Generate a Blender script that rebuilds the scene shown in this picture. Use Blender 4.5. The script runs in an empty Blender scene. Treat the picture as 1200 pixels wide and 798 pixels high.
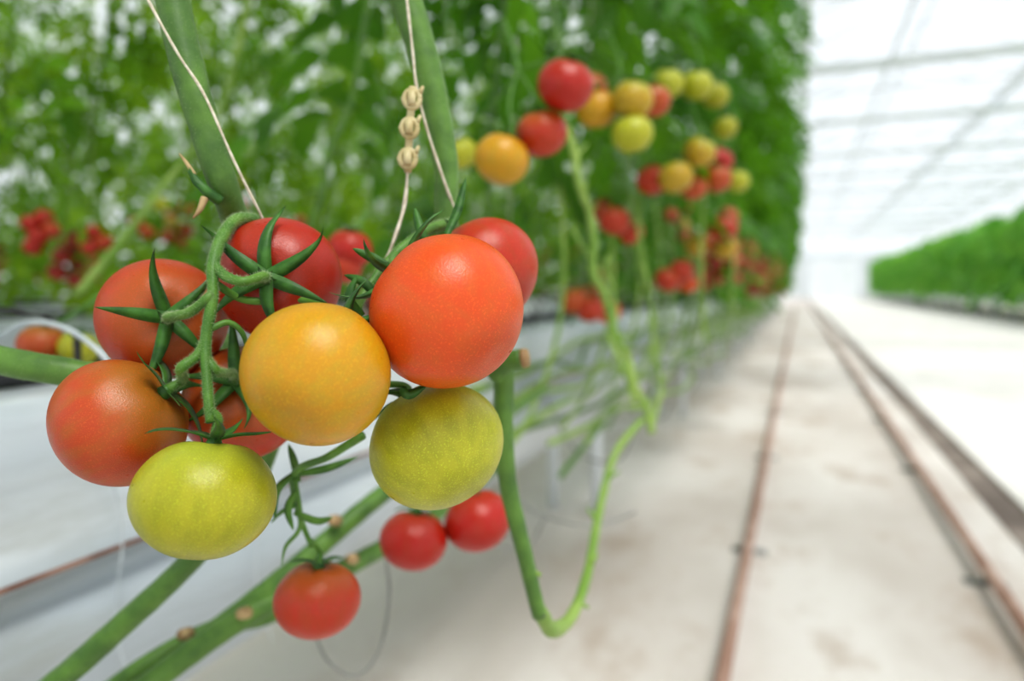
import bpy, math, random
import numpy as np
from mathutils import Vector, Matrix
rnd = random.Random(7)
rng = np.random.default_rng(11)
H = 0.80
sc = bpy.context.scene
sc.view_settings.view_transform = 'Standard'
sc.view_settings.look = 'None'
sc.view_settings.gamma = 0.90
sc.view_settings.exposure = 0.06

# ---------------------------------------------------------------- camera
FPX = 800.0
yaw = math.atan(335/FPX); pitch = math.atan(61/FPX)
fwd = Vector((-math.sin(yaw)*math.cos(pitch), math.cos(yaw)*math.cos(pitch), -math.sin(pitch)))
right = Vector((math.cos(yaw), math.sin(yaw), 0))
up = right.cross(fwd)
C = Vector((0, 0, H))
cam = bpy.data.cameras.new('camera'); camo = bpy.data.objects.new('camera', cam)
sc.collection.objects.link(camo)
M = Matrix((right, up, -fwd)).transposed().to_4x4(); M.translation = C
camo.matrix_world = M
cam.lens = 24; cam.sensor_width = 36; cam.clip_start = 0.01; cam.clip_end = 300
cam.dof.use_dof = True; cam.dof.focus_distance = 0.297; cam.dof.aperture_fstop = 3.8
sc.camera = camo

def W(px, py, d):
    """survey measurement (bearing, elevation, distance) -> world position"""
    return C + d*((px-600)/FPX*right - (py-399)/FPX*up + fwd)
def D(x, y, z, at=None):
    if at is None: return (x*right + y*up - z*fwd).normalized()
    f = (at-C).normalized(); r = (right-f*right.dot(f)).normalized(); u = r.cross(f)
    return (x*r + y*u - z*f).normalized()

# ---------------------------------------------------------------- materials
def lin(c):
    r = []
    for v in c:
        v = v/255.0
        r.append(v/12.92 if v <= 0.04045 else ((v+0.055)/1.055)**2.4)
    return (r[0], r[1], r[2], 1)

def newmat(name):
    m = bpy.data.materials.new(name); m.use_nodes = True
    nt = m.node_tree; b = nt.nodes['Principled BSDF']
    return m, nt, b
def N(nt, t, **kw):
    n = nt.nodes.new(t)
    for k, v in kw.items(): setattr(n, k, v)
    return n
def mixrgb(nt, fac, a, b, blend='MIX'):
    n = N(nt, 'ShaderNodeMix', data_type='RGBA', blend_type=blend)
    for s, v in ((0, fac), (6, a), (7, b)):
        if hasattr(v, 'is_linked') or hasattr(v, 'links'): nt.links.new(v, n.inputs[s])
        else: n.inputs[s].default_value = v
    return n.outputs[2]
def mul(nt, f, k):
    mu = N(nt, 'ShaderNodeMath', operation='MULTIPLY'); nt.links.new(f, mu.inputs[0]); mu.inputs[1].default_value = k
    return mu.outputs[0]
def noise(nt, scale, vec=None, detail=3, rough=0.5):
    n = N(nt, 'ShaderNodeTexNoise'); n.inputs['Scale'].default_value = scale
    n.inputs['Detail'].default_value = detail; n.inputs['Roughness'].default_value = rough
    if vec is not None: nt.links.new(vec, n.inputs['Vector'])
    return n.outputs['Fac']
def ramp(nt, fac, a, b):
    n = N(nt, 'ShaderNodeMapRange', interpolation_type='SMOOTHSTEP')
    nt.links.new(fac, n.inputs[0]); n.inputs[1].default_value = a; n.inputs[2].default_value = b
    return n.outputs[0]
def bump(nt, b, h, strength, dist):
    n = N(nt, 'ShaderNodeBump'); n.inputs['Strength'].default_value = strength; n.inputs['Distance'].default_value = dist
    nt.links.new(h, n.inputs['Height']); nt.links.new(n.outputs[0], b.inputs['Normal'])

def surf(name, c1, c2, scale=5, rough=0.6, bmp=0.0, bscale=40, detail=4, lo=0.35, hi=0.65, metal=0, map_scale=None, stain=None, bdist=.01):
    m, nt, b = newmat(name)
    tc = N(nt, 'ShaderNodeTexCoord'); v = tc.outputs['Object']
    if map_scale:
        mp = N(nt, 'ShaderNodeMapping'); mp.inputs['Scale'].default_value = map_scale
        nt.links.new(v, mp.inputs[0]); v = mp.outputs[0]
    f = ramp(nt, noise(nt, scale, v, detail), lo, hi)
    c = mixrgb(nt, f, lin(c1), lin(c2))
    if stain:
        sf = ramp(nt, noise(nt, stain[1], v, 7, .62), stain[2], stain[3])
        c = mixrgb(nt, mul(nt, sf, stain[4]), c, lin(stain[0]))
    nt.links.new(c, b.inputs['Base Color'])
    b.inputs['Roughness'].default_value = rough; b.inputs['Metallic'].default_value = metal
    if bmp: bump(nt, b, noise(nt, bscale, v, 4), bmp, bdist)
    return m

def tomato_mat(name, base, alt, shoulder, mott=0.65):
    m, nt, b = newmat(name)
    tc = N(nt, 'ShaderNodeTexCoord')
    mp = N(nt, 'ShaderNodeMapping'); mp.inputs['Scale'].default_value = (9, 9, 2.0)
    nt.links.new(tc.outputs['Generated'], mp.inputs[0])
    f1 = ramp(nt, noise(nt, 1.3, mp.outputs[0], 5, .6), 0.36, 0.68)
    sx = N(nt, 'ShaderNodeSeparateXYZ'); nt.links.new(tc.outputs['Generated'], sx.inputs[0])
    c = mixrgb(nt, mul(nt, f1, mott), lin(base), lin(alt))
    sh = ramp(nt, sx.outputs[2], 0.62, 1.0)
    c = mixrgb(nt, sh, c, lin(shoulder))
    tip = ramp(nt, sx.outputs[2], 0.12, 0.0)
    c = mixrgb(nt, mul(nt, tip, .4), c, lin([v*.75 for v in base]))
    lite = [min(255, base[0]*1.12+16), min(255, base[1]*1.15+28), base[2]*1.15+16]
    fine = ramp(nt, noise(nt, 80, tc.outputs['Generated'], 2), 0.55, 0.70)
    c = mixrgb(nt, mul(nt, fine, .40), c, lin(lite))
    vo = N(nt, 'ShaderNodeTexVoronoi'); vo.inputs['Scale'].default_value = 40
    nt.links.new(tc.outputs['Generated'], vo.inputs['Vector'])
    dots = ramp(nt, vo.outputs['Distance'], 0.20, 0.08)
    c = mixrgb(nt, mul(nt, dots, .50), c, lin(lite))
    nt.links.new(c, b.inputs['Base Color'])
    r = N(nt, 'ShaderNodeMapRange'); nt.links.new(noise(nt, 9, tc.outputs['Generated'], 4), r.inputs[0])
    r.inputs[3].default_value = .22; r.inputs[4].default_value = .40
    nt.links.new(r.outputs[0], b.inputs['Roughness'])
    b.inputs['Subsurface Weight'].default_value = 0.04
    b.inputs['Subsurface Radius'].default_value = (0.6, 0.25, 0.1)
    b.inputs['Subsurface Scale'].default_value = 0.004
    b.inputs['Specular IOR Level'].default_value = 0.45
    bump(nt, b, noise(nt, 100, tc.outputs['Generated'], 2), 0.14, 0.002)
    return m

TM = {
 'orange': tomato_mat('tomato_skin_orange', (212, 78, 20), (202, 92, 26), (206, 62, 18)),
 'orange2': tomato_mat('tomato_skin_orange_red', (180, 66, 20), (166, 90, 26), (162, 102, 32)),
 'gold': tomato_mat('tomato_skin_gold', (198, 142, 16), (180, 150, 30), (188, 134, 22)),
 'green': tomato_mat('tomato_skin_green', (168, 164, 28), (146, 148, 22), (160, 168, 52)),
 'green2': tomato_mat('tomato_skin_yellow_green', (178, 176, 38), (154, 156, 26), (180, 184, 58)),
 'red': tomato_mat('tomato_skin_red', (174, 26, 16), (166, 46, 20), (164, 46, 20)),
 'red2': tomato_mat('tomato_skin_red_orange', (180, 46, 18), (166, 62, 20), (172, 84, 26)),
 'yellow': tomato_mat('tomato_skin_yellow', (184, 150, 36), (172, 136, 28), (168, 164, 54)),
}
def leafmat(name, c1, c2, c3, tcol, trans=0.35, rough=0.36):
    m, nt, b = newmat(name)
    g = N(nt, 'ShaderNodeNewGeometry')
    f = g.outputs['Random Per Island']
    c = mixrgb(nt, f, lin(c1), lin(c2))
    tc = N(nt, 'ShaderNodeTexCoord')
    f2 = ramp(nt, noise(nt, 2.2, tc.outputs['Object'], 3), 0.45, 0.75)
    c = mixrgb(nt, f2, c, lin(c3))
    nt.links.new(c, b.inputs['Base Color']); b.inputs['Roughness'].default_value = rough
    b.inputs['Specular IOR Level'].default_value = 0.3
    t = N(nt, 'ShaderNodeBsdfTranslucent')
    ct = mixrgb(nt, 0.45, c, lin(tcol))
    nt.links.new(ct, t.inputs[0])
    ms = N(nt, 'ShaderNodeMixShader'); ms.inputs[0].default_value = trans
    nt.links.new(b.outputs[0], ms.inputs[1]); nt.links.new(t.outputs[0], ms.inputs[2])
    nt.links.new(ms.outputs[0], nt.nodes['Material Output'].inputs[0])
    return m
LEAF = leafmat('tomato_leaf', (30, 82, 12), (78, 138, 26), (102, 154, 30), (132, 188, 28), trans=.36)
LEAF_B = leafmat('tomato_leaf_back_rows', (38, 94, 12), (108, 164, 32), (152, 186, 38), (172, 212, 36), trans=.46)
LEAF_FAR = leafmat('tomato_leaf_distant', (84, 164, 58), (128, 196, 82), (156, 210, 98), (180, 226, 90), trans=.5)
def stem_mat(name, c1, c2, sc_=60):
    m = surf(name, c1, c2, scale=sc_, rough=0.5, bmp=0.25, bscale=420, lo=0.3, hi=0.7, bdist=.001)
    b = m.node_tree.nodes['Principled BSDF']; b.inputs['Sheen Weight'].default_value = 0.06
    b.inputs['Sheen Roughness'].default_value = 0.5
    return m
STEM = stem_mat('vine_stem_green', (66, 104, 34), (94, 134, 48))
STEM_L = stem_mat('vine_stem_light', (114, 150, 52), (150, 176, 84), 15)
STEM_D = stem_mat('truss_stalk_green', (64, 110, 30), (96, 142, 46), 80)
CALYX = stem_mat('calyx_green', (36, 84, 20), (68, 122, 36), 120)
BROWN = surf('dry_stem_end', (150, 120, 80), (190, 165, 120), 80)
TWINE = surf('jute_twine', (200, 188, 166), (226, 218, 200), 300, rough=0.9)
CLIPM = surf('beige_plastic', (184, 168, 118), (208, 196, 152), 60, rough=0.4)
GUT = surf('white_gutter_film', (178, 187, 193), (212, 218, 221), 4, rough=0.3, bmp=0.7, bscale=9, map_scale=(1, .35, 1.6), stain=((146, 146, 134), 5, .52, .74, .5))
RUST = surf('rusty_steel', (110, 70, 54), (156, 120, 104), 30, rough=0.8)
DARK = surf('black_plastic_pipe', (28, 28, 30), (46, 46, 48), 10, rough=0.4)
FLOORM = surf('white_ground_cover', (198, 189, 180), (225, 220, 214), 1.6, rough=0.7, bmp=0.15, bscale=14, detail=8, lo=0.36, hi=0.6, stain=((154, 128, 102), 3.2, .48, .70, .60), map_scale=(1, .55, 1))
CONC = surf('pale_concrete', (222, 219, 212), (234, 231, 226), 2.5, rough=0.8, detail=6)
RAIL = surf('painted_pipe_rail', (152, 118, 100), (182, 154, 138), 6, rough=0.6)
CHAN = surf('dark_channel', (106, 94, 86), (144, 132, 122), 5, rough=0.8)  # dark brown tone shared by the channel strip and the kerb
STEEL = surf('galvanised_frame_hazed', (222, 227, 231), (234, 238, 240), 3, rough=0.6)  # haze over the roof beams is put into this pale tone
SCREEN = surf('folded_energy_screen', (226, 231, 234), (236, 239, 241), 3, rough=0.8)
PANEL = surf('white_wall_panel', (210, 216, 219), (222, 227, 229), 1, rough=0.6)
WIREM = surf('grey_wire', (110, 110, 106), (150, 150, 145), 20, rough=0.4)
TUBEM = surf('drip_tube_white', (180, 190, 195), (205, 212, 215), 20, rough=0.35)
HAIR = surf('stem_hair', (150, 176, 120), (176, 196, 150), 20, rough=0.6)

def glass():
    m, nt, b = newmat('greenhouse_glass')
    b.inputs['Base Color'].default_value = (.9, .94, .97, 1); b.inputs['Roughness'].default_value = 0.3
    t = N(nt, 'ShaderNodeBsdfTransparent'); t.inputs[0].default_value = (.97, .985, 1, 1)
    ms = N(nt, 'ShaderNodeMixShader'); ms.inputs[0].default_value = 0.08
    nt.links.new(t.outputs[0], ms.inputs[1]); nt.links.new(b.outputs[0], ms.inputs[2])
    nt.links.new(ms.outputs[0], nt.nodes['Material Output'].inputs[0])
    return m
GLASS = glass()

# ---------------------------------------------------------------- mesh helpers
class Buf:
    def __init__(s): s.v = []; s.f = []; s.m = []; s.n = 0
    def add(s, v, f, m=0):
        v = np.asarray(v, dtype=np.float64).reshape(-1, 3); s.v.append(v)
        f = np.asarray(f, dtype=np.int64) + s.n
        s.f.append(f); s.m.append(np.full(len(f), m)); s.n += len(v)
    def mesh(s, name, mats, smooth=True):
        me = bpy.data.meshes.new(name)
        V = np.concatenate(s.v)
        me.vertices.add(len(V)); me.vertices.foreach_set('co', V.astype(np.float32).ravel())
        loops = np.concatenate([f.ravel() for f in s.f])
        cnt = np.concatenate([np.full(len(f), f.shape[1]) for f in s.f])
        st = np.concatenate([[0], np.cumsum(cnt)[:-1]])
        me.loops.add(len(loops)); me.loops.foreach_set('vertex_index', loops.astype(np.int32))
        me.polygons.add(len(cnt)); me.polygons.foreach_set('loop_start', st.astype(np.int32))
        for mt in mats: me.materials.append(mt)
        me.polygons.foreach_set('material_index', np.concatenate(s.m).astype(np.int32))
        me.polygons.foreach_set('use_smooth', np.full(len(cnt), smooth))
        me.update(calc_edges=True); me.validate()
        return me
    def obj(s, name, mats, parent=None, smooth=True, matrix=None):
        o = bpy.data.objects.new(name, s.mesh(name, mats, smooth))
        sc.collection.objects.link(o)
        if matrix is not None: o.matrix_world = matrix
        if parent is not None:
            o.parent = parent; o.matrix_parent_inverse = Matrix.Translation(-parent.location)
        return o
def empty(name, loc=(0, 0, 0)):
    e = bpy.data.objects.new(name, None); e.empty_display_size = 0.05; e.location = loc
    sc.collection.objects.link(e); return e

def smooth_path(pts, rad, res):
    P = [np.array(p, float) for p in pts]; n = len(P)
    if not hasattr(rad, '__len__'): rad = [rad]*n
    out = []; R = []
    for i in range(n-1):
        p0 = P[i-1] if i > 0 else 2*P[0]-P[1]; p1 = P[i]; p2 = P[i+1]
        p3 = P[i+2] if i+2 < n else 2*P[-1]-P[-2]
        for k in range(res):
            t = k/res
            out.append(0.5*((2*p1)+(-p0+p2)*t+(2*p0-5*p1+4*p2-p3)*t*t+(-p0+3*p1-3*p2+p3)*t**3))
            R.append(rad[i]+(rad[i+1]-rad[i])*t)
    out.append(P[-1]); R.append(rad[-1])
    return np.array(out), np.array(R)
HAIRS = []
def tube(buf, pts, rad, seg=10, res=6, m=0, wob=0.0, hair=0):
    P, R = smooth_path(pts, rad, res)
    n = len(P)
    if wob:
        s = np.concatenate([[0], np.cumsum(np.linalg.norm(np.diff(P, axis=0), axis=1))])
        k = rnd.random()*6
        R = R*(1+wob*(np.sin(s*310+k)+.7*np.sin(s*130+k*2)))
    T = np.gradient(P, axis=0); T /= np.linalg.norm(T, axis=1)[:, None]+1e-12
    a = np.array([0, 0, 1.0]) if abs(T[0][2]) < 0.9 else np.array([1.0, 0, 0])
    u = np.cross(T[0], a); u /= np.linalg.norm(u)
    ang = np.arange(seg)/seg*2*np.pi
    V = []
    for i in range(n):
        u = u-T[i]*u.dot(T[i]); u /= np.linalg.norm(u); w = np.cross(T[i], u)
        V.append(P[i]+R[i]*(np.cos(ang)[:, None]*u+np.sin(ang)[:, None]*w))
    if hair:
        L = np.linalg.norm(P[-1]-P[0])
        for _ in range(int(hair*L)):
            i = rnd.randrange(n-1); t = rnd.random(); k = rnd.random()*seg; k0 = int(k); k1 = (k0+1) % seg
            q = (V[i][k0]*(1-k+k0)+V[i][k1]*(k-k0))*(1-t)+(V[i+1][k0]*(1-k+k0)+V[i+1][k1]*(k-k0))*t
            c = P[i]*(1-t)+P[i+1]*t; HAIRS.append((q, (q-c)/(np.linalg.norm(q-c)+1e-9), T[i]))
    V.append(P[0][None]); V.append(P[-1][None])
    V = np.concatenate(V)
    i, j = np.meshgrid(np.arange(n-1), np.arange(seg), indexing='ij'); j2 = (j+1) % seg
    F = np.stack([i*seg+j, i*seg+j2, (i+1)*seg+j2, (i+1)*seg+j], -1).reshape(-1, 4)
    c0 = n*seg; c1 = c0+1; jj = np.arange(seg); j2 = (jj+1) % seg
    T1 = np.stack([np.full(seg, c0), j2, jj], -1); T2 = np.stack([np.full(seg, c1), (n-1)*seg+jj, (n-1)*seg+j2], -1)
    base = buf.n
    buf.add(V, F, m)
    buf.n = base; buf.add(np.zeros((0, 3)), T1, m); buf.add(np.zeros((0, 3)), T2, m); buf.n = base+len(V)
def flush_hairs(parent):
    global HAIRS
    if not HAIRS: return
    b = Buf(); V = []; F = []
    for q, nrm, t in HAIRS:
        s = np.cross(nrm, t); l = rnd.uniform(.0006, .0016); w = .00006
        tip = q+nrm*l+t*rnd.uniform(-.3, .3)*l+s*rnd.uniform(-.3, .3)*l
        k = len(V); V += [q+s*w, q-s*w*.5+t*w*.87, q-s*w*.5-t*w*.87, tip]
        F += [(k, k+1, k+3), (k+1, k+2, k+3), (k+2, k, k+3)]
    b.add(np.array(V), np.array(F)); b.obj('fine_hairs', [HAIR], parent); HAIRS = []
def box(buf, x0, x1, y0, y1, z0, z1, m=0):
    V = [(x, y, z) for x in (x0, x1) for y in (y0, y1) for z in (z0, z1)]
    buf.add(V, [(0, 1, 3, 2), (4, 6, 7, 5), (0, 4, 5, 1), (2, 3, 7, 6), (0, 2, 6, 4), (1, 5, 7, 3)], m)
def beam(buf, a, b, w, m=0):
    tube(buf, [a, b], w, seg=6, res=1, m=m)

def tomato_geo(R, flat, seg, rings, ph):
    th = np.linspace(0, np.pi, rings+1)[1:-1]; ph_ = np.arange(seg)/seg*2*np.pi
    T_, P_ = np.meshgrid(th, ph_, indexing='ij')
    r = R*(1-0.17*np.exp(-(T_/0.33)**2)-0.035*np.exp(-((np.pi-T_)/0.22)**2))
    r = r*(1+0.010*np.cos(3*P_+ph)*np.sin(T_)**2+0.012*np.cos(5*P_+ph*2)*np.exp(-((T_-0.6)/0.5)**2))
    r = r*(1+0.03*np.sin(T_)**4)
    V = np.stack([r*np.sin(T_)*np.cos(P_), r*np.sin(T_)*np.sin(P_), r*np.cos(T_)*flat], -1).reshape(-1, 3)
    n = len(th); V = np.concatenate([V, [[0, 0, R*.83*flat]], [[0, 0, -R*.965*flat]]])
    i, j = np.meshgrid(np.arange(n-1), np.arange(seg), indexing='ij'); j2 = (j+1) % seg
    F = np.stack([i*seg+j, (i+1)*seg+j, (i+1)*seg+j2, i*seg+j2], -1).reshape(-1, 4)
    jj = np.arange(seg); j2 = (jj+1) % seg
    T1 = np.stack([np.full(seg, n*seg), jj, j2], -1)
    T2 = np.stack([np.full(seg, n*seg+1), (n-1)*seg+j2, (n-1)*seg+jj], -1)
    return V, F, T1, T2
def add_geo(buf, V, F, T1, T2, m=0):
    base = buf.n; buf.add(V, F, m); e = buf.n
    for t in (T1, T2):
        buf.n = base; buf.add(np.zeros((0, 3)), t, m)
    buf.n = e

def calyx_geo(buf, R, flat, L, nsep=5, rot=0.0, lift=0.35, m=0, width=0.0028, simple=False, mtx=None):
    """pointed sepals radiating from the stem end, each a folded tapering blade"""
    ns = 4 if simple else 14
    for k in range(nsep):
        az = rot+k/nsep*2*math.pi+rnd.uniform(-.22, .22)
        l = L*rnd.uniform(.78, 1.2); lf = lift*rnd.uniform(.25, 1.6); tw = rnd.uniform(-.8, .8); bend = rnd.uniform(-.42, .42)
        curl = rnd.uniform(-.15, .55)
        V = []
        for i in range(ns+1):
            t = i/ns
            r = l*t*(1-.12*t)
            z = flat*R*(.985*math.sqrt(max(.0, 1-.80*min(1, r/R)**2))-.10*math.exp(-(r/(.25*R))**2))+.0016+lf*l*t*t+curl*l*max(0, t-.55)**2*2
            azz = az+bend*t*t
            er = np.array([math.cos(azz), math.sin(azz), 0]); side = np.array([-math.sin(azz), math.cos(azz), 0])
            c = er*r+np.array([0, 0, z]); nrm = np.array([0, 0, 1.0])*.9+er*.4
            s2 = side*math.cos(tw*t)+nrm*math.sin(tw*t)
            w = width*(math.sin(math.pi*min(1, (t+.22)/1.22)**.62)*.9+.06)
            if t == 1: w = 0.00006
            V += [c-s2*w+nrm*w*.30, c-nrm*.0001, c+s2*w+nrm*w*.30, c-nrm*(.0004 if t < 1 else 0)]
        F = []
        for i in range(ns):
            b0 = i*4; b1 = b0+4
            F += [(b0, b0+1, b1+1, b1), (b0+1, b0+2, b1+2, b1+1), (b0+2, b0+3, b1+3, b1+2), (b0+3, b0, b1, b1+3)]
        V = np.array(V)
        if mtx is not None: V = xf(V, mtx)
        buf.add(V, F, m)
def xf(V, m):
    A = np.array(m); return V@A[:3, :3].T+A[:3, 3]
def orient(pos, d, spin=0.0):
    q = Vector((0, 0, 1)).rotation_difference(d)
    return Matrix.Translation(pos) @ q.to_matrix().to_4x4() @ Matrix.Rotation(spin, 4, 'Z')

cal_pos = {}
def tomato(parent, key, px, py, rpx, d, mat, dirn, flat=.94, L=.026, lift=.35, spin=None, nsep=5, cal=True, width=.0028):
    pos = W(px, py, d); R = rpx*d/FPX/1.015
    dv = D(*dirn, at=pos); spin = rnd.uniform(0, 6) if spin is None else spin
    mt = orient(pos, dv, spin)
    b = Buf(); V, F, a, c = tomato_geo(R, flat, 64, 40, rnd.uniform(0, 6)); add_geo(b, V, F, a, c)
    b.obj('tomato_%s' % key, [TM[mat]], parent, matrix=mt)
    if cal:
        b = Buf(); calyx_geo(b, R, flat, L, nsep, 0, lift, width=width)
        tube(b, [(0, 0, R*.80*flat), (0, 0, R*.86*flat+.001), (0, 0, R*.9*flat+.003)], [.0036, .0034, .0022], 12, 3)
        b.obj('calyx_%s' % key, [CALYX], parent, matrix=mt)
    cp = pos+dv*(R*.9*flat+.002)
    cal_pos[key] = (cp, dv)
    return pos
def branch(buf, pts, key, r0=.0017, r1=.0015, hair=0):
    cp, dv = cal_pos[key]
    P = list(pts)+[cp+dv*.008, cp]
    n = len(P); rad = [r0]*(n-2)+[r1*1.25, r1*1.3]
    tube(buf, P, rad, 12, 8, wob=.03, hair=hair)

# ---------------------------------------------------------------- foreground truss
HD = 30000
tr = empty('tomato_truss', W(250, 420, .31))
tomato(tr, 'left_orange', 142, 495, 75, .315, 'orange2', (.60, .50, .42), flat=.95, L=.034, lift=.45, width=.0031)
tomato(tr, 'back_left_red', 192, 374, 70, .35, 'red2', (.06, .02, .95), L=.036, lift=.45, spin=.3, width=.0033)
tomato(tr, 'top_red', 327, 327, 71, .345, 'red', (-.20, .03, .95), L=.038, lift=.40, spin=.1, nsep=6, width=.0034)
tomato(tr, 'inner_red', 285, 472, 67, .362, 'red2', (-.14, .38, .85), L=.036, lift=.45, width=.0033)
tomato(tr, 'lower_green', 241, 583, 79, .285, 'green', (.05, .98, .06), flat=.91, L=.026, lift=.40)
tomato(tr, 'golden', 372, 438, 85, .275, 'gold', (.40, .62, -.62), flat=.98, L=.024, lift=.6)
b = Buf()
tube(b, [W(300, 258, .345), W(278, 258, .335), W(262, 275, .322), W(250, 308, .310), W(249, 350, .304), W(241, 400, .300), W(243, 450, .294), W(247, 495, .289)],
     [.0034, .0032, .0029, .0027, .0025, .0024, .0022, .0020], 14, 8, wob=.03, hair=HD)
branch(b, [W(250, 308, .310), W(262, 322, .306), W(284, 330, .300)], 'top_red', .0022, .0018, HD)
branch(b, [W(249, 345, .304), W(240, 352, .302), W(222, 366, .304)], 'back_left_red', .0022, .0018, HD)
branch(b, [W(241, 400, .300), W(230, 418, .297), W(212, 432, .293)], 'left_orange', .0021, .0017, HD)
branch(b, [W(242, 420, .298), W(256, 436, .300)], 'inner_red', .0019, .0016, HD)
branch(b, [W(245, 480, .290)], 'lower_green', .0020, .0016, HD)
branch(b, [W(249, 330, .306), W(290, 352, .318), W(360, 352, .325)], 'golden', .0018)
tube(b, [W(247, 385, .302), W(268, 378, .306), W(285, 392, .31), W(292, 425, .32)], [.0016, .0014, .0012, .0004], 8, 6)
b.obj('stalk', [STEM_D], tr); flush_hairs(tr)
tr2 = empty('tomato_truss', W(520, 390, .32))
tomato(tr2, 'front_orange', 525, 366, 91, .300, 'orange', (-.62, .55, -.50), flat=.97, L=.034, lift=.5, width=.0030)
tomato(tr2, 'lower_green', 512, 522, 79, .332, 'green2', (-.45, .80, -.35), flat=.92, L=.026, lift=.3)
tomato(tr2, 'back_red', 569, 318, 63, .372, 'red2', (-.5, .5, -.6), L=.026, lift=.5)
b = Buf()
tube(b, [W(528, 262, .385), W(505, 268, .370), W(470, 292, .355), W(440, 325, .345), W(418, 365, .335), W(420, 420, .335), W(435, 455, .34)],
     [.0030, .0028, .0026, .0023, .0022, .0020, .0016], 14, 8, wob=.03, hair=HD)
branch(b, [W(470, 292, .355), W(462, 300, .348)], 'front_orange')
branch(b, [W(505, 268, .370), W(530, 262, .385)], 'back_red')
branch(b, [W(435, 450, .34)], 'lower_green')
b.obj('stalk', [STEM_D], tr2); flush_hairs(tr2)
b = Buf()
def blade(buf, p0, p1, p2, w, m=0):
    P, _ = smooth_path([p0, p1, p2], 1, 6)
    n = len(P); V = []; nrm = np.array(fwd)
    for i in range(n):
        t = i/(n-1); T = P[min(i+1, n-1)]-P[max(i-1, 0)]; T /= np.linalg.norm(T)
        s = np.cross(T, nrm); s /= np.linalg.norm(s)
        ww = w*(.5+1.6*t)*(1-t)**.8+.00005
        V += [P[i]-s*ww-nrm*ww*.4, P[i], P[i]+s*ww-nrm*ww*.4, P[i]+nrm*.0007]
    F = []
    for i in range(n-1):
        a = i*4; c = a+4
        F += [(a, a+1, c+1, c), (a+1, a+2, c+2, c+1), (a+2, a+3, c+3, c+2), (a+3, a, c, c+3)]
    buf.add(np.array(V), F, m)
for q in [((458, 314, .325), (436, 302, .323), (413, 291, .32)), ((500, 284, .33), (492, 266, .33), (486, 243, .335)),
          ((524, 275, .34), (537, 245, .345), (546, 208, .35)), ((425, 370, .325), (410, 350, .32), (418, 322, .322)),
          ((440, 345, .33), (425, 330, .33), (403, 322, .335)), ((470, 455, .31), (480, 462, .31), (500, 452, .315))]:
    blade(b, *[W(*p) for p in q], .0030)
b.obj('bracts', [CALYX], tr2)

# lower truss with small ripe fruit
tr3 = empty('tomato_truss', W(372, 640, .42))
tomato(tr3, 'ripe_small', 372, 702, 49, .43, 'red2', (-.05, .88, .35), flat=.90, L=.022, lift=.35, width=.0026)
b = Buf()
tube(b, [W(425, 510, .36), W(385, 535, .37), W(345, 555, .39), W(350, 600, .41), W(365, 640, .42)], [.0024, .0022, .0021, .0018, .0016], 10, 8, wob=.03)
branch(b, [W(362, 632, .42)], 'ripe_small', .0016)
tube(b, [W(345, 560, .39), W(352, 615, .405), W(335, 640, .41), W(330, 662, .41)], [.0017, .0014, .0012, .0003], 8, 6)
tube(b, [W(350, 590, .40), W(330, 600, .40), W(318, 612, .40)], [.0016, .0013, .0004], 8, 6)
for q in [((345, 555, .39), (325, 575, .385), (322, 610, .385)), ((350, 565, .39), (345, 540, .39), (338, 520, .39)), ((345, 600, .40), (372, 610, .40), (390, 606, .40)),
          ((352, 555, .39), (385, 548, .39), (420, 535, .395)), ((348, 575, .39), (338, 596, .39), (344, 622, .39))]:
    blade(b, *[W(*p) for p in q], .0030)
b.obj('stalk', [STEM_D], tr3)
tr4 = empty('tomato_truss', W(520, 620, .55))
tomato(tr4, 'a', 485, 633, 39, .55, 'red', (.1, .93, .2), flat=.9, L=.02, lift=.1)
tomato(tr4, 'b', 560, 610, 39, .565, 'red', (-.35, .88, .15), flat=.92, L=.02, lift=.1)
b = Buf()
tube(b, [W(470, 540, .56), W(505, 570, .56), W(520, 588, .56)], .0024, 8, 6)
branch(b, [W(505, 575, .56)], 'a'); branch(b, [W(515, 580, .56), W(530, 578, .56)], 'b')
b.obj('stalk', [STEM_D], tr4)

# ---------------------------------------------------------------- foreground vines
def vine(pts, rad, res=10, seg=20, wob=.015, hair=8000):
    b = Buf(); tube(b, [W(*p) for p in pts], rad, seg, res, wob=wob, hair=hair); return b
vA = empty('tomato_vine', W(240, 150, .36))
b = vine([(150, -160, .36), (195, -30, .355), (215, 60, .352), (240, 150, .352), (268, 235, .36), (300, 330, .41), (325, 450, .44), (300, 560, .45), (225, 655, .46), (140, 735, .46), (60, 805, .46), (-60, 900, .46)],
         [.0092, .0088, .0084, .0078, .0074, .007, .007, .007, .0075, .0080, .0085, .009])
b.obj('main_stem', [STEM], vA); flush_hairs(vA)
b = Buf()
tube(b, [W(258, 236, .35), W(240, 222, .345), (W(222, 200, .345))], [.003, .0026, .0012], 8, 6)
tube(b, [W(240, 232, .345), W(234, 246, .343), W(226, 256, .343)], [.002, .0014, .0003], 8, 6, m=1)
tube(b, [W(228, 205, .345), W(218, 190, .345), W(210, 180, .345)], [.0012, .001, .0003], 8, 6, m=1)
blade(b, W(238, 222, .343), W(228, 212, .343), W(222, 196, .343), .0018)
b.obj('side_shoot', [CALYX, BROWN], vA)
vB = empty('tomato_vine', W(510, 120, .40))
b = vine([(425, -160, .40), (462, -40, .40), (492, 50, .40), (512, 130, .40), (523, 200, .40), (524, 265, .40), (545, 340, .42), (580, 400, .43), (590, 440, .44), (590, 500, .44), (596, 570, .45), (615, 650, .46), (632, 722, .47)],
         [.0100, .0096, .0090, .0080, .0072, .0068, .0066, .0064, .0068, .0064, .0060, .0054, .0050])
b.obj('main_stem', [STEM], vB); flush_hairs(vB)
b = Buf()
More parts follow.
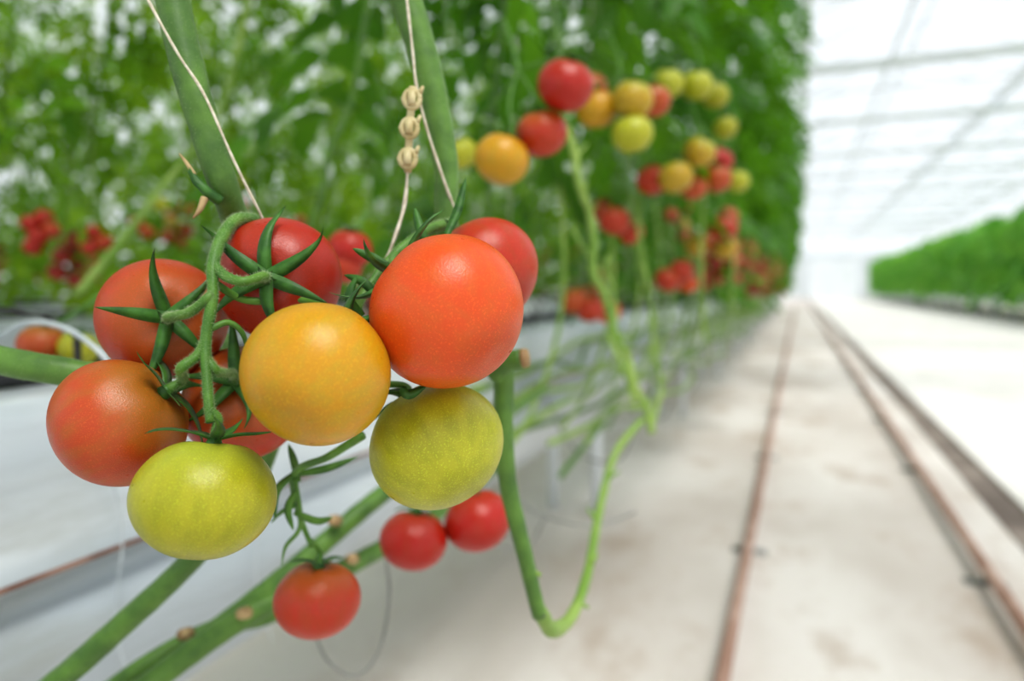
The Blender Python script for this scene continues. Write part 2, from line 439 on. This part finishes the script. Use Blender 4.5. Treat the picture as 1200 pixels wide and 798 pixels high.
tube(b, [W(580, 442, .437), W(592, 425, .432), W(612, 420, .428)], [.0062, .0064, .0062], 12, 6)
tube(b, [W(632, 715, .47), W(648, 738, .50), W(672, 718, .55), (W(690, 665, .62)), W(704, 590, .75), W(722, 530, .9), W(752, 492, 1.0)], [.005, .0060, .0048, .0044, .0046, .0048, .005], 10, 10, m=2, wob=.05)
tube(b, [W(612, 420, .428), W(619, 419, .427)], [.0064, .0056], 12, 2, m=1)
for p, q in (((690, 665, .62), (700, 650, .62)), ((700, 610, .71), (688, 596, .71)), ((676, 706, .57), (690, 712, .57)), ((620, 668, .462), (634, 674, .462)), ((712, 560, .82), (726, 552, .82))):
    tube(b, [W(*p), W(*q)], [.003, .0012], 8, 2, m=2)
b.obj('side_stems', [STEM, BROWN, STEM_L], vB)
vC = empty('tomato_vine', W(60, 430, .37))
b = vine([(-120, 395, .37), (-20, 418, .37), (60, 433, .37), (125, 440, .38), (200, 430, .41), (270, 400, .45)], [.0082, .008, .0078, .0074, .007, .006])
b.obj('main_stem', [STEM], vC); flush_hairs(vC)
vD = empty('layered_vine_bundle', (-.38, .6, .5))
b = Buf()
tube(b, [W(60, 900, .46), W(190, 790, .50), (W(300, 715, .54)), W(400, 668, .60), W(500, 610, .72), W(590, 540, .95)], [.0095, .009, .009, .0085, .008, .008], 14, 10, wob=.02)
tube(b, [W(120, 830, .52), W(250, 740, .54), W(340, 670, .56), W(450, 578, .62), W(540, 520, .75), W(640, 455, 1.1)], [.0085, .0085, .0085, .008, .008, .007], 14, 10, wob=.02)
tube(b, [W(60, 860, .50), W(170, 780, .52), W(255, 735, .56), W(330, 715, .6), W(450, 640, .7)], [.007, .0075, .0075, .007, .006], 12, 10)
b.obj('stems', [STEM], vD)
b = Buf()
for p in ((290, 718, .53), (222, 742, .53), (415, 655, .595), (395, 610, .575)):
    c = W(*p); tube(b, [c, c+D(-.2, .3, 1)*.010], [.0050, .0042], 10, 2)
b.obj('leaf_scars', [BROWN], vD)

# twine, clips, wire
b = Buf()
tube(b, [W(150, -50, .335), W(172, -3, .335), W(208, 62, .336), W(240, 112, .338), W(275, 190, .341), W(312, 264, .352)], .0007, 6, 12, wob=.1)
b.obj('support_twine', [TWINE])
b = Buf()
tube(b, [W(470, -60, .385), W(483, 55, .385), W(488, 100, .383), W(500, 150, .385), W(518, 205, .388), W(533, 246, .395)], .0008, 6, 12, wob=.1)
tube(b, [W(478, 195, .375), W(474, 240, .375), W(462, 280, .37), (W(450, 310, .37))], .0010, 6, 12, wob=.15)
b.obj('support_twine', [TWINE])
cl = empty('truss_support_clip', W(480, 150, .375)); b = Buf()
tube(b, [W(484, 102, .375), W(480, 150, .375), W(478, 202, .375)], [.0022, .0022, .0022], 10, 8)
for (x, y) in ((483, 116), (480, 150), (478, 186)):
    c = W(x, y, .373)
    P = []
    for k in range(13):
        a = k/12*2*math.pi
        P.append(c+right*math.cos(a)*.0042+up*math.sin(a)*.0048)
    tube(b, P, .0016, 8, 3)
    tube(b, [c+right*.004+up*.003, c+right*.0060+up*.0070], [.0016, .0008], 8, 2)
    tube(b, [c-right*.004-up*.002, c-right*.0055+up*.001], [.0016, .0008], 8, 2)
    tube(b, [c-fwd*.001+up*.004, c-fwd*.002-up*.004], .0024, 8, 2)
b.obj('clip_body', [CLIPM], cl)
b = Buf()
tube(b, [W(452, 650, .60), W(456, 700, .60), W(445, 760, .60), W(418, 792, .60), W(385, 775, .60), W(368, 740, .60)], .0013, 6, 8)
tube(b, [W(590, 560, .8), W(620, 596, .8), W(660, 612, .8), W(700, 616, .82), W(745, 600, .84)], .0013, 6, 8)
b.obj('hanging_wire', [WIREM])
b = Buf()
tube(b, [W(0, 395, .62), W(30, 378, .6), W(70, 382, .58), W(105, 402, .57), W(130, 430, .57), W(140, 470, .59)], .0022, 8, 8)
b.obj('drip_tube', [TUBEM])
trl = empty('tomato_truss', W(55, 400, .68))
for i, (x, y, r, c) in enumerate([(50, 404, 26, 'orange2'), (92, 408, 22, 'green'), (410, 292, 26, 'red'), (402, 312, 22, 'red2')]):
    tomato(trl, 'h%d' % i, x, y, r, .72, c, (.1, .9, .1), L=.018)
b = Buf()
tube(b, [W(120, 345, .74), W(80, 372, .73), W(52, 380, .72)], .0025, 8, 6)
tube(b, [W(430, 250, .74), W(415, 272, .73), W(405, 285, .72)], .0025, 8, 6)
b.obj('stalk', [STEM_D], trl)

# ---------------------------------------------------------------- mid-distance trusses of the same row
groups = [
 [(663, 100, 33, .76, 'red'), (635, 156, 30, .78, 'red2'), (588, 187, 32, .76, 'gold'), (541, 180, 19, .95, 'green2')],
 [(699, 128, 24, 1.08, 'gold'), (741, 117, 24, 1.05, 'yellow'), (741, 157, 24, 1.05, 'green2'), (765, 118, 21, 1.12, 'orange2'), (690, 105, 22, 1.15, 'orange2')],
 [(782, 98, 19, 1.3, 'green2'), (816, 100, 19, 1.35, 'green2'), (838, 112, 16, 1.5, 'green'), (850, 150, 14, 1.6, 'green')],
 [(820, 178, 19, 1.32, 'yellow'), (792, 208, 20, 1.3, 'yellow'), (765, 211, 19, 1.35, 'red2'), (842, 188, 17, 1.45, 'red'), (840, 210, 17, 1.42, 'orange2'), (864, 212, 14, 1.6, 'green2'), (812, 218, 17, 1.4, 'orange2')],
 [(720, 258, 19, 1.4, 'red2'), (738, 272, 16, 1.45, 'red2'), (708, 246, 15, 1.45, 'orange2')],
 [(848, 268, 16, 1.75, 'red2'), (850, 291, 14, 1.8, 'yellow'), (853, 254, 13, 1.85, 'orange2'), (828, 285, 13, 1.85, 'orange2')],
 [(672, 352, 17, 1.5, 'orange2'), (692, 362, 17, 1.5, 'red2'), (713, 365, 15, 1.55, 'orange'), (690, 345, 14, 1.6, 'orange2')],
 [(782, 328, 15, 1.75, 'red2'), (798, 318, 15, 1.75, 'red2'), (815, 288, 14, 1.8, 'yellow'), (806, 332, 12, 1.8, 'orange')],
 [(36, 262, 11, 2.0, 'red'), (52, 256, 11, 2.02, 'red'), (44, 278, 11, 2.0, 'red'), (60, 270, 10, 2.0, 'red2'), (38, 290, 10, 2.0, 'red')],
 [(112, 272, 10, 2.05, 'red'), (122, 284, 10, 2.05, 'red2'), (106, 290, 10, 2.05, 'red')],
 [(160, 262, 9, 2.2, 'red2'), (172, 272, 9, 2.2, 'orange2'), (188, 240, 9, 2.2, 'green2')],
]
for g in groups:
    cx = sum(q[0] for q in g)/len(g); top = min(q[1] for q in g); dd = sum(q[3] for q in g)/len(g)
    e = empty('tomato_truss', W(cx, top, dd)); b = Buf()
    for i, (x, y, r, d, c) in enumerate(g):
        tomato(e, str(i+1), x, y, r, d, c, (rnd.uniform(-.5, .5), .85, rnd.uniform(-.4, .1)), L=.02, lift=.2)
        branch(b, [W(cx, top-r*.6, dd), W((cx+x)/2, (top+y)/2-r*.8, (dd+d)/2)], str(i+1))
    tube(b, [W(cx, top-14, dd), W(cx-4, top-40, dd*1.03), W(cx-16, top-75, dd*1.1)], .0026, 8, 6)
    b.obj('stalk', [STEM_D], e)

# old bare vines that loop from the canopy down to the layered bundle
b = Buf()
def ragged(pts, rad, m=0):
    P = [W(*p) for p in pts]; Q = []
    for a, c in zip(P[:-1], P[1:]):
        Q += [a, (a+c)/2+Vector((rnd.uniform(-1, 1), rnd.uniform(-1, 1), rnd.uniform(-1, 1)))*.008]
    Q.append(P[-1]); tube(b, Q, rad, 10, 8, wob=.06, m=m)
    for q in Q[1:-1]:
        dv = Vector((rnd.uniform(-1, 1), rnd.uniform(-1, 1), rnd.uniform(-.3, 1))).normalized()
        tube(b, [q, q+dv*rnd.uniform(.012, .03)], [.0035, .0012], 6, 2, m=m)
ragged([(664, 150, .95), (676, 205, .95), (690, 245, .97), (696, 290, .98), (706, 340, 1.0), (722, 395, 1.0), (742, 450, 1.0), (764, 508, 1.0)], .0056)
ragged([(745, 230, 1.4), (752, 300, 1.35), (765, 380, 1.35), (775, 450, 1.35), (762, 505, 1.2)], .0045)
ragged([(712, 300, 1.2), (718, 340, 1.2), (716, 400, 1.15), (742, 470, 1.1)], .0045)
ragged([(640, -30, .98), (655, 60, .98), (664, 150, .95)], .0055, 1)
ragged([(700, 320, 1.0), (690, 300, 1.0), (672, 262, 1.0)], .0035)
ragged([(445, -40, 1.1), (420, 80, 1.1), (385, 180, 1.1), (362, 270, 1.12)], .0050, 1)
ragged([(300, -40, 1.3), (262, 120, 1.3), (190, 220, 1.25), (90, 345, 1.0)], .0062)
ragged([(825, 230, 1.7), (822, 330, 1.7), (828, 400, 1.7)], .005)
ragged([(860, 300, 2.0), (858, 370, 2.0)], .005)
b.obj('tomato_vine', [STEM_L, STEM])

# ---------------------------------------------------------------- leaves
def leaf_template(simple=False):
    st = [0, .12, .3, .46, .7, 1.0]; wd = [.02, .20, .33, .20, .21, 0.0]
    Vs = []; Fs = []; n = 0
    def leaflet(org, ang, L):
        nonlocal n
        c, s = math.cos(ang), math.sin(ang)
        for u, w in zip(st, wd):
            for sgn in (-1, 0, 1):
                x = u*L; y = sgn*w*L; z = .10*abs(sgn)*w*L*2 - .28*u*u*L
                Vs.append((org[0]+c*x-s*y, org[1]+s*x+c*y, org[2]+z))
        for i in range(len(st)-1):
            a = n+i*3
            Fs.append((a, a+3, a+4, a+1)); Fs.append((a+1, a+4, a+5, a+2))
        n += len(st)*3
    if simple:
        leaflet((0, 0, 0), 0, 1.0)
    else:
        for u, L in ((.25, .34), (.5, .40), (.75, .34)):
            for sg in (-1, 1):
                leaflet((u+.03*sg, 0, -.25*u*u), sg*1.05, L)
        leaflet((.85, 0, -.2), 0, .42)
    return np.array(Vs), np.array(Fs)
LT = leaf_template(); LS = leaf_template(True)
def scatter(buf, pos, size, tmpl, outx=None, m=0, droop=(.2, 1.1)):
    V, F = tmpl; n = len(pos)
    az = rng.uniform(0, 2*np.pi, n)
    if outx is not None:
        k = rng.random(n) < .65
        az = np.where(k, np.where(outx > 0, 0, np.pi)+rng.normal(0, .8, n), az)
    pt = rng.uniform(droop[0], droop[1], n); ro = rng.normal(0, .6, n)
    ca, sa = np.cos(az), np.sin(az); cp, sp = np.cos(pt), np.sin(pt); cr, sr = np.cos(ro), np.sin(ro)
    Z = np.zeros(n); O = np.ones(n)
    Rz = np.stack([ca, -sa, Z, sa, ca, Z, Z, Z, O], -1).reshape(n, 3, 3)
    Ry = np.stack([cp, Z, sp, Z, O, Z, -sp, Z, cp], -1).reshape(n, 3, 3)
    Rx = np.stack([O, Z, Z, Z, cr, -sr, Z, sr, cr], -1).reshape(n, 3, 3)
    Rm = Rz@Ry@Rx*size[:, None, None]
    P = np.einsum('nij,kj->nki', Rm, V)+pos[:, None, :]
    FF = F[None]+(np.arange(n)*len(V))[:, None, None]
    buf.add(P.reshape(-1, 3), FF.reshape(-1, 4), m)

def fruit_cluster(buf, c, n, pal):
    top = Vector(c)+Vector((0, 0, .10))
    tube(buf, [top+Vector((-.12, 0, .05)), top, Vector(c), Vector(c)-Vector((0, 0, .06))], .0026, 6, 3, m=5)
    for k in range(n):
        R = rnd.uniform(.024, .031); a = k*2.4+rnd.random(); z = .06-.15*k/n
        p = Vector(c)+Vector((math.cos(a)*R*1.1, math.sin(a)*R*1.1, z))
        V, F, t1, t2 = tomato_geo(R, .92, 16, 10, rnd.random()*6)
        dv = (top-p).normalized(); mt = orient(p, dv, rnd.random()*6)
        add_geo(buf, xf(V, mt), F, t1, t2, rnd.choice(pal))
        calyx_geo(buf, R, .92, .018, 5, 0, .2, m=4, simple=True, mtx=mt)
def flat_fruit(n, c): return surf(n, c, [v*.85 for v in c], 20, rough=.3)
FM = [flat_fruit('far_fruit_red', (172, 42, 30)), flat_fruit('far_fruit_orange', (182, 84, 38)), flat_fruit('far_fruit_yellow', (176, 150, 54)), flat_fruit('far_fruit_green', (146, 156, 52)), CALYX, STEM_D]

def row(xc, y0, y1, npm, h0, h1, first=False, side=1, thin=(1.15, .34)):
    e = empty('tomato_plant_row', (xc, y0, H))
    L = y1-y0; n = int(npm*L)
    y = y0+L*rng.random(n)
    h = h0+(h1-h0)*rng.random(n)**.85
    if first:
        lim = -.40+.11*h
        x = -.95+(lim+.95)*rng.random(n)
        keep = ~((y < 1.0) & (h < .75)) & ~((y < 1.9) & (h < .30)) & ~((y < 3) & (h < .14))
        keep &= ~((y < .35) & (h < 1.1))
        x, y, h = x[keep], y[keep], h[keep]
        sz = rng.uniform(.20, .36, len(x))
    else:
        # canopy thins towards the growing tips so daylight shows between the leaves
        keep = rng.random(n) < np.clip(thin[0]-thin[1]*h, .34, 1.0)
        y, h = y[keep], h[keep]; n = len(y)
        x = xc+rng.normal(0, .22, n); sz = rng.uniform(.15, .27, n)
    b = Buf(); scatter(b, np.stack([x, y, H+h], -1), sz, LT, outx=x-xc)
    b.obj('foliage', [LEAF if first else LEAF_B], e)
    b = Buf()
    yy = max(y0, 1.35 if first else y0)
    while yy < min(y1, 20):
        xb = xc+rnd.uniform(-.1, .1)
        tube(b, [(xb, yy, H-.10), (xb+rnd.uniform(-.05, .1), yy+.08, H+.4), (xb, yy+.25, H+1.3), (xb, yy+.3, H+h1-.2)], [.007, .007, .006, .005], 6, 3)
        tube(b, [(xb+.02, yy+.05, H-.05), (xb+.02, yy+.3, H+h1+.3)], .0012, 4, 1, m=1)
        yy += rnd.uniform(.3, .55)
    b.obj('stems', [STEM, TWINE], e)
    b = Buf()
    yy = 2.6 if first else y0+.6
    while yy < min(y1, 24):
        hh = rnd.uniform(-.08, .42); xx = xc+side*rnd.uniform(.16, .32) if not first else rnd.uniform(-.42, -.28)
        pal = [0, 0, 0, 1] if hh < .12 else ([0, 1, 1, 2] if hh < .28 else [1, 2, 3, 3])
        fruit_cluster(b, (xx, yy, H+hh), rnd.randint(4, 7), pal)
        yy += rnd.uniform(.2, .45)
    b.obj('fruit', FM, e)
row(-.60, -1.2, 32, 105, .0, 2.7, first=True)
row(-2.35, -.5, 16, 230, .04, 2.9)
row(-3.95, 0, 14, 230, .03, 2.9)
row(-5.55, 0, 14, 215, .0, 2.9)
row(-7.15, 0, 14, 200, .0, 2.9)

# right-hand crop block across the service path
e = empty('tomato_crop_block', (6.5, 30, H)); b = Buf()
n = 19000
y = rng.uniform(9, 57.5, n); x = 4.95+3.2*rng.random(n)**1.8; h = -.16+2.12*rng.random(n)**.8+.06*np.sin(y*1.7)+rng.normal(0, .05, n)
scatter(b, np.stack([x, y, H+h], -1), rng.uniform(.3, .5, n), LS, outx=-np.ones(n))
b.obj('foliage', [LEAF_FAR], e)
b = Buf()
for xx in np.arange(5.4, 8.2, .8):
    for yy in np.arange(9, 57, 1.0): tube(b, [(xx, yy, .48), (xx+.05, yy+.1, H+1.5)], .012, 5, 1)
b.obj('stems', [STEM], e)

# ---------------------------------------------------------------- gutters
def gutter(xf_, y0, y1, near=False):
    g = empty('growing_gutter', (xf_, y0, H-.3)); b = Buf()
    prof = [(-.25, -.43), (-.25, -.125), (-.235, -.105), (-.20, -.097), (-.05, -.097), (-.015, -.103), (0, -.12), (.003, -.17), (0, -.236), (.008, -.240), (.008, -.250), (0, -.254), (-.014, -.262), (-.014, -.284), (.006, -.290), (.004, -.34), (-.004, -.425), (-.02, -.432)]
    ys = list(np.arange(y0, 4, .05))+list(np.arange(4, y1+.5, .5)) if near else [y0, y1]
    V = []; k = len(prof)
    for yv in ys:
        for i, (px_, h) in enumerate(prof):
            wv = (.0025*math.sin(yv*23+i)+.002*math.sin(yv*9.3+i*2.1)) if near else 0
            if i in (8, 9, 10, 11): wv = 0
            V.append((xf_+px_+wv, yv, H+h+(wv*.8 if i in (3, 4, 5, 6) else 0)))
    F = [(a*k+i, a*k+(i+1) % k, (a+1)*k+(i+1) % k, (a+1)*k+i) for a in range(len(ys)-1) for i in range(k)]
    b.add(V, F); b.obj('film_wrapped_slab', [GUT], g)
    b = Buf()
    box(b, xf_+.0078, xf_+.0105, y0, y1, H-.2480, H-.2440)
    b.obj('rusty_edge', [RUST], g)
    b = Buf()
    yy = y0+.3
    while yy < y1:
        box(b, xf_-.22, xf_-.19, yy, yy+.03, 0.0, H-.43); box(b, xf_-.06, xf_-.03, yy, yy+.03, 0.0, H-.43)
        box(b, xf_-.25, xf_, yy-.005, yy+.035, H-.45, H-.4285)
        yy += 2.0
    b.obj('stand', [STEEL], g)
    b = Buf(); tube(b, [(xf_-.10, y0, H-.085), (xf_-.10, y1, H-.085)], .011, 8, 1)  # black pipe added to stand for the dark gap along the gutter top
    b.obj('dark_gap_pipe', [DARK], g)
    if near:
        b = Buf(); yy = .1
        while yy < 8:
            tube(b, [(xf_-.10, yy, H-.08), (xf_-.07, yy+.03, H-.02), (xf_-.03, yy+.08, H-.04), (xf_-.05, yy+.10, H-.10)], .002, 6, 6)
            tube(b, [(xf_-.05, yy+.10, H-.05), (xf_-.05, yy+.10, H-.11)], [.004, .002], 8, 1)
            yy += .25
        b.obj('drippers', [DARK], g)
        b = Buf()
        for (yy, h) in ((.42, -.24), (.60, -.262), (.95, -.25)):
            tube(b, [(xf_+.012, yy, H+h+.10), (xf_+.016, yy+.02, H+h+.02), (xf_+.014, yy+.01, H+h-.08), (xf_+.018, yy+.03, H+h-.17)], .0010, 6, 6)
        b.obj('loose_cords', [TUBEM], g)
gutter(-.60, -2, 34, near=True)
for xr in (-2.2, -3.8, -5.4, -7.0): gutter(xr, -2, 30)
g = empty('growing_gutter', (5.1, 9, .3)); b = Buf()
box(b, 4.95, 5.25, 9, 57, .38, .58); box(b, 5.9, 6.2, 9, 57, .38, .58); box(b, 6.9, 7.2, 9, 57, .38, .58)
for yy in range(9, 56, 2): box(b, 5.05, 5.12, yy, yy+.05, 0, .38); box(b, 6.0, 6.07, yy, yy+.05, 0, .38)
b.obj('troughs', [GUT], g, smooth=False)

# layered vines running along the gutter into the distance
b = Buf()
for k in range(9):
    x0 = -.57+.020*k; h = -.18-.020*k
    P = []; yv = .95+rnd.random()*.4
    while yv < 12:
        P.append((x0+rnd.uniform(-.035, .04), yv, H+h+rnd.uniform(-.04, .04))); yv += rnd.uniform(.15, .32)
    tube(b, P, .0060, 8, 4, m=(k+1) % 2 if k % 3 else 1, wob=.05)
for k in range(26):
    yv = 1.3+k*.33+rnd.random()*.15
    tube(b, [(-.46, yv-.35, H-.30), (-.47, yv-.1, H-.24), (-.44, yv, H-.02), (-.48, yv+.08, H+.3)], .005, 6, 4, m=1)
b.obj('layered_vine_bundle', [STEM, STEM_L])
b = Buf()
yv = 1.0
while yv < 14:
    tube(b, [(-.59, yv, H-.26), (-.50, yv, H-.40), (-.40, yv, H-.42), (-.36, yv, H-.36)], .0025, 6, 4); yv += .6
b.obj('vine_support_hooks', [WIREM])

# ---------------------------------------------------------------- floor, path, rails
X0, X1, Y0, Y1 = -12.0, 16.0, -6.0, 62.0
b = Buf(); box(b, X0, X1, Y0, Y1, -.10, 0.0); b.obj('floor', [FLOORM], smooth=False)
b = Buf(); box(b, .77, 4.55, Y0+.2, Y1-.2, 0.0, .018); b.obj('concrete_path', [CONC], smooth=False)
b = Buf(); box(b, .66, .77, Y0+.2, Y1-.2, 0.0, .004); b.obj('drain_channel', [CHAN], smooth=False)
b = Buf(); box(b, 4.55, 4.70, Y0+.2, Y1-.2, 0.0, .05); b.obj('path_kerb', [CHAN], smooth=False)
def rail(x, r):
    g = empty('pipe_rail', (x, 0, .04)); b = Buf()
    tube(b, [(x, -3, .045), (x, 56, .045)], r, 14, 1); b.obj('pipe', [RAIL], g)
    b = Buf()
    yy = -.35
    while yy < 50:
        box(b, x-.05, x+.05, yy-.02, yy+.02, 0, .006); tube(b, [(x, yy, 0.004), (x, yy, .032)], .008, 8, 1); yy += 1.25
    b.obj('feet', [WIREM], g)
rail(-.115, .0145); rail(.49, .0160)
rail(-1.85, .0155); rail(-1.25, .0155)

# ---------------------------------------------------------------- greenhouse shell
EV = 5.0; RG = 5.75; bay = 4.0
b = Buf(); fb = Buf(); sb = Buf()
x = X0
while x < X1-.1:
    xm = x+bay/2
    b.add([(x, Y0, EV), (xm, Y0, RG), (xm, Y1, RG), (x, Y1, EV), (x+bay, Y0, EV), (x+bay, Y1, EV)], [(0, 1, 2, 3), (1, 4, 5, 2)])
    beam(fb, (x, Y0, EV), (x, Y1, EV), .06); beam(fb, (xm, Y0, RG), (xm, Y1, RG), .03)
    y = Y0
    while y <= Y1:
        beam(fb, (x, y, EV), (xm, y, RG), .018); beam(fb, (x+bay, y, EV), (xm, y, RG), .018); y += 1.5
    x += bay
y = Y0+2
while y < Y1:
    beam(fb, (X0, y, EV-.15), (X1, y, EV-.15), .04); beam(fb, (X0, y, EV-.65), (X1, y, EV-.65), .025)
    box(sb, X0+.1, X1-.1, y+.08, y+.4, EV-.20, EV-.12)
    xx = X0
    while xx < X1-.1:
        beam(fb, (xx, y, EV-.15), (xx+.5, y, EV-.65), .010); beam(fb, (xx+.5, y, EV-.65), (xx+1, y, EV-.15), .010); xx += 1
    for xp in (-8.0, 8.9): box(fb, xp-.06, xp+.06, y-.06, y+.06, 0, EV-.15)
    y += 4.5
for xl in (1.2, 3.2, 5.6):
    beam(fb, (xl, Y0, EV-.7), (xl, Y1, EV-.7), .025)
rf = empty('ceiling', (0, 0, EV)); b.obj('roof_glass', [GLASS], rf, smooth=False); fb.obj('roof_trusses', [STEEL], rf); sb.obj('energy_screens', [SCREEN], rf, smooth=False)
def wall(name, p0, p1):
    w = empty(name, p0); b = Buf(); f = Buf()
    p0 = Vector(p0); p1 = Vector(p1); d = p1-p0; L = d.length
    b.add([p0, p1, p1+Vector((0, 0, EV)), p0+Vector((0, 0, EV))], [(0, 1, 2, 3)])
    n = int(L/2)
    for i in range(n+1):
        q = p0+d*(i/n); beam(f, q, q+Vector((0, 0, EV)), .06)
    for z in (.06, .9, 2.4, 3.9, EV): beam(f, p0+Vector((0, 0, z)), p1+Vector((0, 0, z)), .07)
    b.obj('glass', [GLASS], w, smooth=False); f.obj('frame', [STEEL], w)
    return w
wb = wall('wall_back', (X0, Y1, 0), (X1, Y1, 0)); wall('wall_front', (X0, Y0, 0), (X1, Y0, 0))
wall('wall_left', (X0, Y0, 0), (X0, Y1, 0)); wall('wall_right', (X1, Y0, 0), (X1, Y1, 0))
b = Buf(); box(b, X0+.1, .8, Y1-.08, Y1-.04, 0, 3.6); box(b, 4.4, X1-.1, Y1-.08, Y1-.04, 0, 3.6); box(b, .8, 4.4, Y1-.08, Y1-.04, 3.1, 3.6)
b.obj('panels', [PANEL], wb, smooth=False)
b = Buf(); box(b, .9, 2.55, Y1-.14, Y1-.09, .03, 3.05); box(b, 2.6, 4.3, Y1-.14, Y1-.09, .03, 3.05)
b.obj('door_1', [SCREEN], smooth=False)

# ---------------------------------------------------------------- light
w = bpy.data.worlds.new('overcast_sky'); sc.world = w; w.use_nodes = True
bg = w.node_tree.nodes['Background']; bg.inputs[0].default_value = (.93, .965, 1.0, 1); bg.inputs[1].default_value = 1.18
s = bpy.data.lights.new('hazy_sun', 'SUN'); s.energy = 2.9; s.angle = math.radians(22); s.color = (1, .96, .90)
so = bpy.data.objects.new('hazy_sun', s); sc.collection.objects.link(so)
so.rotation_euler = Vector((-.46, .42, -1.25)).to_track_quat('-Z', 'Y').to_euler(); so.location = (4, -4, 9)
